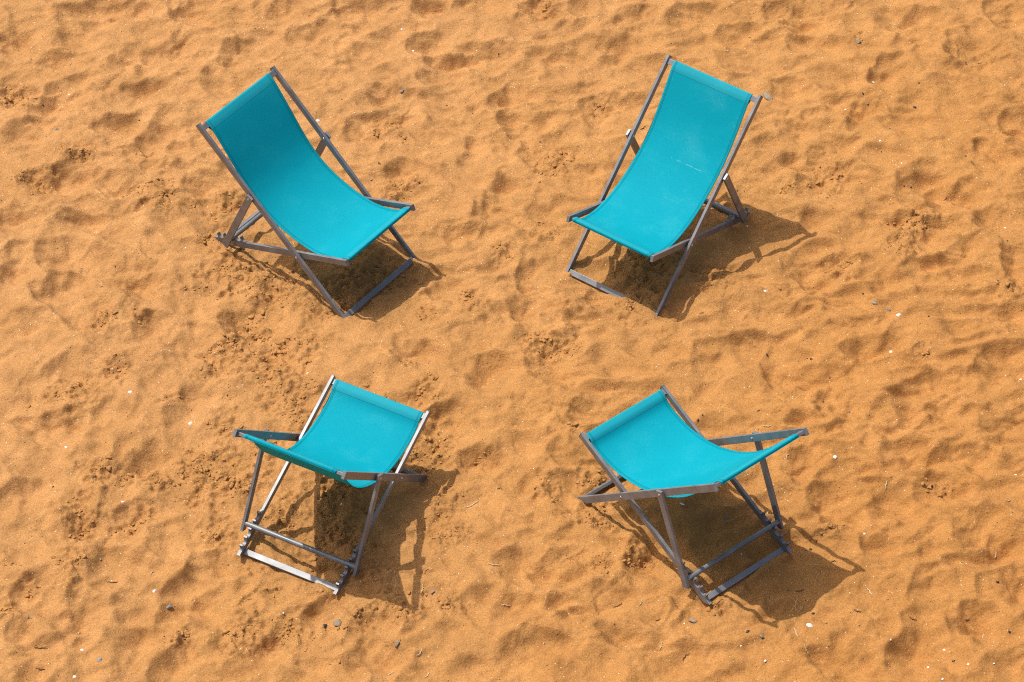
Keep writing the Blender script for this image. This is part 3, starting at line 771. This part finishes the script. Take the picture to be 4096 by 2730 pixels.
    loop = pa + [tgt - an * 0.0030, path2[3] - an * 0.0024]
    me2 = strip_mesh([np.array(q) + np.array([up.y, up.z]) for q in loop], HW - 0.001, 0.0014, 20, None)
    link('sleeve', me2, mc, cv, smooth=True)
    lb = [(0.3535, -0.0080), (0.343, -0.0112), (0.323, -0.0110), (0.311, -0.0080)]
    pb = [b * q[0] + bn * q[1] for q in lb]
    tgt = path2[-3]
    loop = pb + [tgt - bn * 0.0032, path2[-4] - bn * 0.0026]
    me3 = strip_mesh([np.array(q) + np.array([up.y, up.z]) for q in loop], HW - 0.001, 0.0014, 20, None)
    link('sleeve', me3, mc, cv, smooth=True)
    return root
for key in ('TL', 'TR', 'BL', 'BR'): make_chair(key)

# ------------------------------------------------------------------ crumbs of damp sand: uncountable, one object
def ico(sub):
    bm = bmesh.new(); bmesh.ops.create_icosphere(bm, subdivisions=sub, radius=1.0)
    v = np.array([x.co[:] for x in bm.verts]); f = np.array([[w.index for w in q.verts] for q in bm.faces]); bm.free()
    return v, f
def chop(sub, seed, n=8):
    v, f = ico(sub); r = np.random.RandomState(seed)
    for _ in range(n):
        q = r.randn(3); q /= np.linalg.norm(q); o = r.uniform(0.5, 0.85)
        v = v - np.outer(np.clip(v @ q - o, 0, None), q)
    return v * (1 + 0.06 * r.randn(len(v), 1)), f
def clods():
    small = [chop(1, 20 + k, 4) for k in range(5)]; large = [chop(2, 40 + k, 9) for k in range(6)]
    items = []
    for px, py, r in CRUMBS:
        n = int((r / 100.0) ** 2 * 60) + 6
        cl = [(px + random.gauss(0, r * 0.5), py + random.gauss(0, r * 0.4)) for _ in range(max(2, n // 7))]
        for _ in range(n):
            cx, cy = random.choice(cl)
            items.append((cx + random.gauss(0, r * 0.20), cy + random.gauss(0, r * 0.14), min(0.014, 0.0028 + random.expovariate(1 / 0.0026))))
    for _, line_ in LEDGES:
        for _ in range(9):
            k = random.randrange(len(line_) - 1); t = random.random()
            items.append((line_[k][0] * (1 - t) + line_[k + 1][0] * t + random.gauss(4, 7), line_[k][1] * (1 - t) + line_[k + 1][1] * t + random.gauss(6, 6), random.uniform(0.003, 0.009)))
    for _ in range(520):
        items.append((random.uniform(-20, 4116), random.uniform(-20, 2750), min(0.008, 0.0018 + random.expovariate(1 / 0.0012))))
    V, F, off = [], [], 0
    for px, py, s in items:
        x, y = at(px, py); z = sample(x, y)
        v, f = random.choice(small) if s < 0.0055 else random.choice(large)
        th = random.uniform(0, 6.28); ct, st = math.cos(th), math.sin(th)
        q = v * np.array([s * random.uniform(1.0, 1.9), s, s * random.uniform(0.6, 1.0)])
        q = np.stack([q[:, 0] * ct - q[:, 1] * st, q[:, 0] * st + q[:, 1] * ct, q[:, 2]], 1) + np.array([x, y, z + s * 0.05])
        V.append(q); F.append(f + off); off += len(v)
    me = mesh_np('sand_clods', np.concatenate(V), np.concatenate(F))
    tag(link('sand_clods', me, M_CLOD), kind='stuff')
clods()

# ------------------------------------------------------------------ beach litter, each its own thing
M_BLACK = simple('black_pebble', (0.012, 0.013, 0.014), (0.035, 0.035, 0.035), 90, 0.5, 0.5)
M_GREY = simple('grey_stone', (0.16, 0.16, 0.15), (0.33, 0.31, 0.27), 70, 0.75, 0.3, bump=0.001, bscale=200)
M_TAN = simple('tan_stone', (0.17, 0.13, 0.09), (0.40, 0.32, 0.22), 70, 0.8, 0.3, bump=0.0015, bscale=150)
M_SHELL = simple('bleached_shell', (0.66, 0.62, 0.58), (0.86, 0.84, 0.82), 60, 0.45, 0.4)
M_STRAW = simple('dry_straw', (0.42, 0.31, 0.13), (0.62, 0.50, 0.27), 50, 0.6, 0.3)
M_PALESTRAW = simple('bleached_straw', (0.50, 0.40, 0.26), (0.66, 0.57, 0.43), 50, 0.6, 0.3)
M_TWIG = simple('dark_twig', (0.05, 0.035, 0.022), (0.13, 0.085, 0.05), 50, 0.8, 0.2)
M_ORANGE = simple('orange_filter', (0.62, 0.26, 0.07), (0.75, 0.36, 0.12), 40, 0.7, 0.2)

def rock_mesh(name, seed, flat, sub=2, sharp=0.25):
    v, f = ico(sub)
    r = np.random.RandomState(seed)
    d = np.ones(len(v))
    for _ in range(12):           # chop with planes for angular faces
        n = r.randn(3); n /= np.linalg.norm(n); o = r.uniform(0.45, 0.8)
        dist = v @ n - o
        v = v - np.outer(np.clip(dist, 0, None), n)
    v = v * (1 + sharp * 0.15 * r.randn(len(v), 1))
    v = v * np.array([1, 0.75, flat])
    return mesh_np(name, v, f)
def straw_mesh(name, seed, curve):
    r = np.random.RandomState(seed)
    n = 9; t = np.linspace(-0.5, 0.5, n)
    c = np.stack([t, curve * (t * t * 4 - 0.5) * 0.25 + 0.02 * r.randn(n), 0.02 * np.abs(np.sin(t * 5)) + 0.01], 1)
    V, F = [], []
    for i in range(n):
        w = 0.032 * (1 - 0.55 * abs(t[i] * 2) ** 2)
        for k in range(6):
            a_ = k * math.pi / 3
            V.append((c[i, 0], c[i, 1] + w * math.cos(a_), c[i, 2] + w * 0.7 * math.sin(a_)))
    for i in range(n - 1):
        for k in range(6): F.append((i * 6 + k, i * 6 + (k + 1) % 6, (i + 1) * 6 + (k + 1) % 6, (i + 1) * 6 + k))
    me = bpy.data.meshes.new(name); me.from_pydata(V, [], F + [tuple(range(5, -1, -1)), tuple(range((n - 1) * 6, n * 6))])
    return me
def shell_mesh(name, seed, broken=False):
    """a ribbed cockle valve, hollow side down"""
    r = np.random.RandomState(seed); nu, nv = 26, 7
    V = []; 
    for lay in (0, 1):
        for j in range(nv):
            q = j / (nv - 1)
            for i in range(nu):
                a_ = i / nu * 2 * math.pi
                R = q * (1 + 0.10 * math.cos(a_) - 0.10 * abs(math.sin(a_)) ** 3) * (1 + 0.05 * q * (1 if i % 2 else -1))
                if broken and 0.8 < a_ < 2.2: R *= 0.62 + 0.1 * r.rand()
                z = 0.55 * math.cos(q * math.pi / 2) - lay * 0.09
                V.append((R * math.cos(a_) + 0.15 * (1 - q), R * 0.88 * math.sin(a_), z))
    F = []
    m_ = nu * nv
    for j in range(nv - 1):
        for i in range(nu):
            k = j * nu + i; k2 = j * nu + (i + 1) % nu
            F.append((k, k2, k2 + nu, k + nu)); F.append((k + m_, k + nu + m_, k2 + nu + m_, k2 + m_))
    for i in range(nu):
        k = (nv - 1) * nu + i; k2 = (nv - 1) * nu + (i + 1) % nu
        F.append((k, k2, k2 + m_, k + m_))
    me = bpy.data.meshes.new(name); me.from_pydata(V, [], F); return me
def curl_mesh(name, seed):
    n = 12; V, F = [], []
    for i in range(n):
        t = i / (n - 1); a_ = -0.4 + t * 2.6
        c = np.array([math.cos(a_) * 0.5, math.sin(a_) * 0.5, 0.03 + 0.05 * math.sin(t * 3)]); w = 0.085 * (1 - 0.5 * abs(2 * t - 1))
        for k in range(6):
            b_ = k * math.pi / 3
            V.append((c[0] + w * math.cos(b_) * math.cos(a_), c[1] + w * math.cos(b_) * math.sin(a_), c[2] + w * math.sin(b_)))
    for i in range(n - 1):
        for k in range(6): F.append((i * 6 + k, i * 6 + (k + 1) % 6, (i + 1) * 6 + (k + 1) % 6, (i + 1) * 6 + k))
    me = bpy.data.meshes.new(name); me.from_pydata(V, [], F + [tuple(range(5, -1, -1)), tuple(range((n - 1) * 6, n * 6))]); return me
def with_mat(me, m): me.materials.append(m); return me

KIT = dict(
    black=('pebble', 'pebble', 'black', [with_mat(rock_mesh('pebble', s, f), M_BLACK) for s, f in ((1, .6), (2, .5), (3, .7))], 0),
    grey=('stone', 'stone', 'grey', [with_mat(rock_mesh('stone', s, f, 3), M_GREY) for s, f in ((4, .5), (5, .6))], 0),
    tan=('stone', 'stone', 'tan', [with_mat(rock_mesh('stone', s, f, 3), M_TAN) for s, f in ((7, .45), (8, .4))], 0),
    white=('shell', 'shell', 'white', [with_mat(shell_mesh('shell', s, s == 3), M_SHELL) for s in (1, 2, 3)], 0),
    chip=('shell_chip', 'shell chip', 'white', [with_mat(rock_mesh('shell_chip', s, .4), M_SHELL) for s in (11, 12)], 0),
    straw=('straw', 'straw', 'dry yellow', [with_mat(straw_mesh('straw', s, c), M_STRAW) for s, c in ((1, .2), (2, -.6))], 1),
    pale=('straw', 'straw', 'bleached', [with_mat(straw_mesh('straw', s, c), M_PALESTRAW) for s, c in ((3, .3), (4, -.2))], 1),
    twig=('twig', 'twig', 'dark brown', [with_mat(straw_mesh('twig', s, c), M_TWIG) for s, c in ((5, .4), (6, -.5))], 1),
    curl=('seaweed_curl', 'seaweed', 'black', [with_mat(curl_mesh('seaweed_curl', s), M_BLACK) for s in (1,)], 0))
# kind, px, py, size in photo pixels, direction (degrees, image)
L_ = [
 ('black',168,403,12,0),('black',556,470,9,0),('grey',228,516,16,0),('black',659,659,8,0),('twig',407,1160,20,20),('black',460,1061,9,0),('black',375,917,7,0),
 ('white',274,369,13,0),('chip',742,993,9,0),('straw',281,253,20,80),('straw',225,470,24,-10),('straw',324,1078,22,60),('straw',999,1346,22,-30),('pale',611,42,18,85),
 ('curl',1356,331,24,40),('black',1367,399,10,0),('grey',1608,355,20,0),('black',1518,661,17,0),('grey',1484,708,15,0),('chip',1272,468,20,0),('chip',1606,111,12,0),
 ('chip',1652,180,13,0),('black',1169,88,9,0),('black',1518,119,9,0),('black',1786,433,10,0),('black',1890,450,9,0),('black',1995,190,11,0),('black',1871,622,8,0),
 ('curl',3000,149,22,200),('black',2601,218,10,0),('twig',2575,510,52,30),('black',2161,564,9,0),('white',2997,992,9,0),('twig',2808,1259,22,-15),
 ('tan',3070,384,66,-50),('chip',3497,309,16,0),('black',3450,373,13,0),('black',3659,433,18,0),('black',3474,396,11,0),('white',3520,564,13,0),('black',3528,590,9,0),
 ('grey',3557,523,15,0),('black',3817,233,11,0),('black',3677,332,10,0),('black',3867,607,11,0),('chip',3605,666,10,0),('black',3618,724,11,0),('black',3648,728,11,0),
 ('black',3707,866,9,0),('chip',3381,442,11,0),('pale',3095,628,18,0),('chip',4017,354,10,0),('black',4028,408,9,0),('black',4066,411,10,0),('chip',4020,911,12,0),
 ('black',4031,965,10,0),('black',3994,1131,13,0),('black',3453,1163,13,0),('grey',3496,1211,25,0),('grey',3552,1239,20,0),('chip',3595,1268,24,0),('black',3715,1265,11,0),
 ('black',3834,34,9,0),('tan',3240,689,13,0),('twig',3864,259,16,0),('twig',3918,262,20,10),('twig',3781,795,26,60),('pale',3110,861,20,80),('white',3061,1170,24,0),
 ('tan',3433,172,34,0),
 ('white',520,1577,19,0),('white',762,1696,19,0),('white',265,1795,18,0),('chip',491,2016,20,0),('white',619,2359,19,0),('white',329,2605,18,0),('white',297,2698,17,0),
 ('grey',101,1772,9,0),('twig',152,2328,50,-3),('twig',450,2328,48,-3),('twig',160,2572,50,-3),('twig',163,2671,50,-3),('straw',608,2289,24,60),('straw',319,2538,24,60),
 ('grey',678,2427,26,0),('grey',399,2645,24,0),('black',658,2548,9,0),('grey',113,2476,12,0),('grey',401,2232,13,0),('black',212,1958,10,0),('black',145,2118,7,0),
 ('tan',1350,2494,46,10),('black',1300,2510,22,0),('white',1367,2011,18,0),('chip',1134,2456,10,0),('tan',1588,2577,32,0),('tan',1730,2366,28,0),
 ('pale',1886,2020,74,32),('pale',1977,2255,52,10),('pale',1679,2615,38,60),('pale',1565,2706,40,62),('pale',1708,2706,36,62),('straw',1580,2330,36,85),
 ('straw',1688,2356,40,85),('chip',1230,1498,14,0),('pale',2022,2397,40,10),('twig',1999,1962,22,-10),
 ('chip',2728,2020,34,-45),('chip',2965,2221,14,0),('tan',2772,2485,40,0),('chip',2738,2496,9,0),('black',2990,2535,20,0),('grey',3046,2546,22,0),('chip',3061,2645,12,0),
 ('chip',2965,2577,9,0),('curl',2764,2546,18,0),('twig',2632,2478,28,35),('twig',2472,2424,46,35),('straw',2563,2413,38,70),('black',2856,2465,15,0),('straw',2644,2584,34,70),
 ('twig',2741,2630,44,50),('chip',2702,1645,12,0),('black',2792,1682,14,0),('black',2810,1664,10,0),('curl',3036,1647,22,60),('black',3066,1420,17,0),('pale',2178,2546,9,0),
 ('pale',3068,2054,42,75),('grey',2905,2055,22,0),('twig',2885,2450,16,0),
 ('white',3564,1389,17,0),('black',3247,1434,17,0),('black',3230,1420,7,0),('chip',3342,1839,24,30),('white',4082,1531,18,0),('white',4063,1908,17,0),('black',3293,1606,11,0),
 ('grey',3397,1641,12,0),('black',3697,1944,11,0),('black',3729,1949,13,0),('curl',3761,1985,26,90),('pale',3546,1933,28,80),('pale',4032,2010,24,20),('black',3989,2325,15,0),
 ('black',4041,2511,13,0),('white',3237,2506,27,0),('black',3307,2502,10,0),('pale',3479,2368,44,-65),('twig',3430,2452,32,-15),('twig',3651,2465,32,-10),('pale',3183,2534,42,-80),
 ('straw',3224,2600,44,-60),('chip',3561,2574,11,0),('white',3779,2590,12,0),('black',3814,2645,13,0),('chip',3712,2671,13,0),('chip',3874,2659,12,0),('chip',3770,2718,11,0),
 ('chip',3977,2645,11,0),('pale',3933,2548,26,85),('chip',3457,2138,12,0),('twig',3334,2249,20,5),('black',3243,2199,14,0),('black',3255,2455,16,0),('straw',3187,2410,50,80),
 ('curl',3151,2378,24,20),('twig',3200,2372,40,25),('straw',3208,2420,26,85),('straw',3848,2241,22,85),('pale',3980,2226,20,85),('black',3320,1505,9,0),('straw',3070,1700,38,-10),
 ('pale',3150,1818,20,0),('grey',3436,2500,10,0),('twig',3869,2473,20,20),('black',1480,1365,8,0),('chip',2990,905,12,90),('black',2950,760,10,0)]
def region(px, py):
    if px < 800:
        return ('in the top left corner' if py < 680 else 'left of the upper left deckchair' if py < 1365 else
                'left of the lower left deckchair' if py < 2200 else 'in the bottom left corner')
    if px < 1760:
        return ('near the upper left deckchair' if py < 1380 else 'around the lower left deckchair' if py < 2420 else 'at the bottom edge below the lower left deckchair')
    if px < 2240:
        return 'midway between the upper deckchairs' if py < 1100 else 'midway between the lower deckchairs'
    if px < 3150:
        return ('near the upper right deckchair' if py < 1380 else 'around the lower right deckchair' if py < 2400 else 'at the bottom edge below the lower right deckchair')
    return ('in the top right corner' if py < 500 else 'right of the upper right deckchair' if py < 1365 else
            'right of the lower right deckchair' if py < 2300 else 'in the bottom right corner')
ORD = ['first', 'second', 'third', 'fourth', 'fifth', 'sixth', 'seventh', 'eighth', 'ninth', 'tenth', 'eleventh', 'twelfth', 'thirteenth', 'fourteenth', 'fifteenth', 'sixteenth']
bucket = {}
for it in L_: bucket.setdefault((it[0], region(it[1], it[2])), []).append(it)
PX = 0.00134
def put(name, me, x, y, sx, sy, sz, rz, sink, tilt=0.12):
    o = bpy.data.objects.new(name, me); COL.objects.link(o)
    o.location = (x, y, sample(x, y) + sink); o.scale = (sx, sy, sz)
    e = 0.02
    gx = (sample(x + e, y) - sample(x - e, y)) / (2 * e); gy = (sample(x, y + e) - sample(x, y - e)) / (2 * e)
    nrm = Vector((-gx, -gy, 1)).normalized()
    q = Vector((0, 0, 1)).rotation_difference(nrm)
    o.rotation_euler = (q.to_matrix() @ Matrix.Rotation(rz, 3, 'Z') @ Matrix.Rotation(random.uniform(-tilt, tilt), 3, 'X')).to_euler()
    return o
PLUR = dict(pebble='pebbles', stone='stones', shell='shells', shell_chip='shell chips', straw='straws', twig='twigs', seaweed_curl='seaweed curls')
SPECIAL = {
 (3070, 384): 'long pale tan stone lying behind the top corner of the upper right deckchair',
 (1350, 2494): 'flat angular tan stone on the sand below the lower left deckchair',
 (2772, 2485): 'flat pale tan stone on the sand below the lower right deckchair',
 (2728, 2020): 'long white shell shard in the shade under the lower right deckchair',
 (1367, 2011): 'small white snail shell in the shade under the lower left deckchair',
 (2575, 510): 'straight dark twig poking out between frame and canvas of upper right deckchair',
 (1886, 2020): 'long bleached straw lying right of the lower left deckchair shadow',
 (3237, 2506): 'round ridged shell just below the shadow of the lower right deckchair'}
for (kind, reg), its in bucket.items():
    name, cat, col, meshes, lng = KIT[kind]
    its.sort(key=lambda t: t[1])
    for i, (k_, px, py, sz, ang) in enumerate(its):
        x, y = at(px, py, 0.0)
        z0 = sample(x, y); x, y = at(px, py, z0)
        me = meshes[(px * 7 + py) % len(meshes)]
        s = sz * PX * (1.05 if lng else 0.46 if kind in ('tan', 'white') else 0.56)
        rz = math.radians(ang) if ang else random.uniform(0, 6.28)
        if lng:
            L0 = s * (1 / (abs(math.cos(rz)) + abs(math.sin(rz)) * 0.75) if True else 1)
            o = put(name, me, x, y, L0, max(0.075, L0 * 0.9), 0.09, rz, 0.002)
        elif kind == 'white': o = put(name, me, x, y, s, s, s, rz, -0.001, 0.3)
        elif (px, py) == (3070, 384): o = put(name, meshes[0], x, y, 0.062, 0.028, 0.034, math.radians(-62), 0.006)
        elif (px, py) == (2728, 2020): o = put(name, me, x, y, 0.026, 0.009, 0.008, math.radians(-45), 0.003)
        elif kind == 'tan': o = put(name, me, x, y, s * 1.1, s * 1.0, s * 1.0, rz, s * 0.15)
        else: o = put(name, me, x, y, s * 1.05, s, s, rz, s * 0.12, 0.4)
        n = len(its); noun = cat if cat != 'seaweed' else 'seaweed curl'
        where = reg if reg.startswith('in ') or reg.startswith('at ') else 'on the sand ' + reg
        if (px, py) in SPECIAL: lab = SPECIAL[(px, py)]
        elif n == 1: lab = f'only {col} {noun} lying {where}'
        elif i == 0: lab = f'leftmost {col} {noun} {where}'
        elif i == n - 1: lab = f'rightmost {col} {noun} {where}'
        else: lab = f'{ORD[i]} {col} {noun} from the left {where}'
        tag(o, lab, cat, f'{PLUR[name]} strewn on the sand')
# cigarette end by the rack of the upper left chair
x, y = at(861, 887)
bm = bmesh.new(); bmesh.ops.create_cone(bm, cap_ends=True, segments=14, radius1=0.0042, radius2=0.0040, depth=0.030)
bmesh.ops.rotate(bm, verts=bm.verts, matrix=Matrix.Rotation(math.pi / 2, 3, 'Y'))
o = bm_obj('cigarette_end', bm, M_ORANGE, smooth=False)
o.location = (x, y, sample(x, y) + 0.005); o.rotation_euler = (0, 0.05, math.radians(-10))
tag(o, 'orange cigarette end on the sand left of the upper left deckchair prop', 'cigarette end')
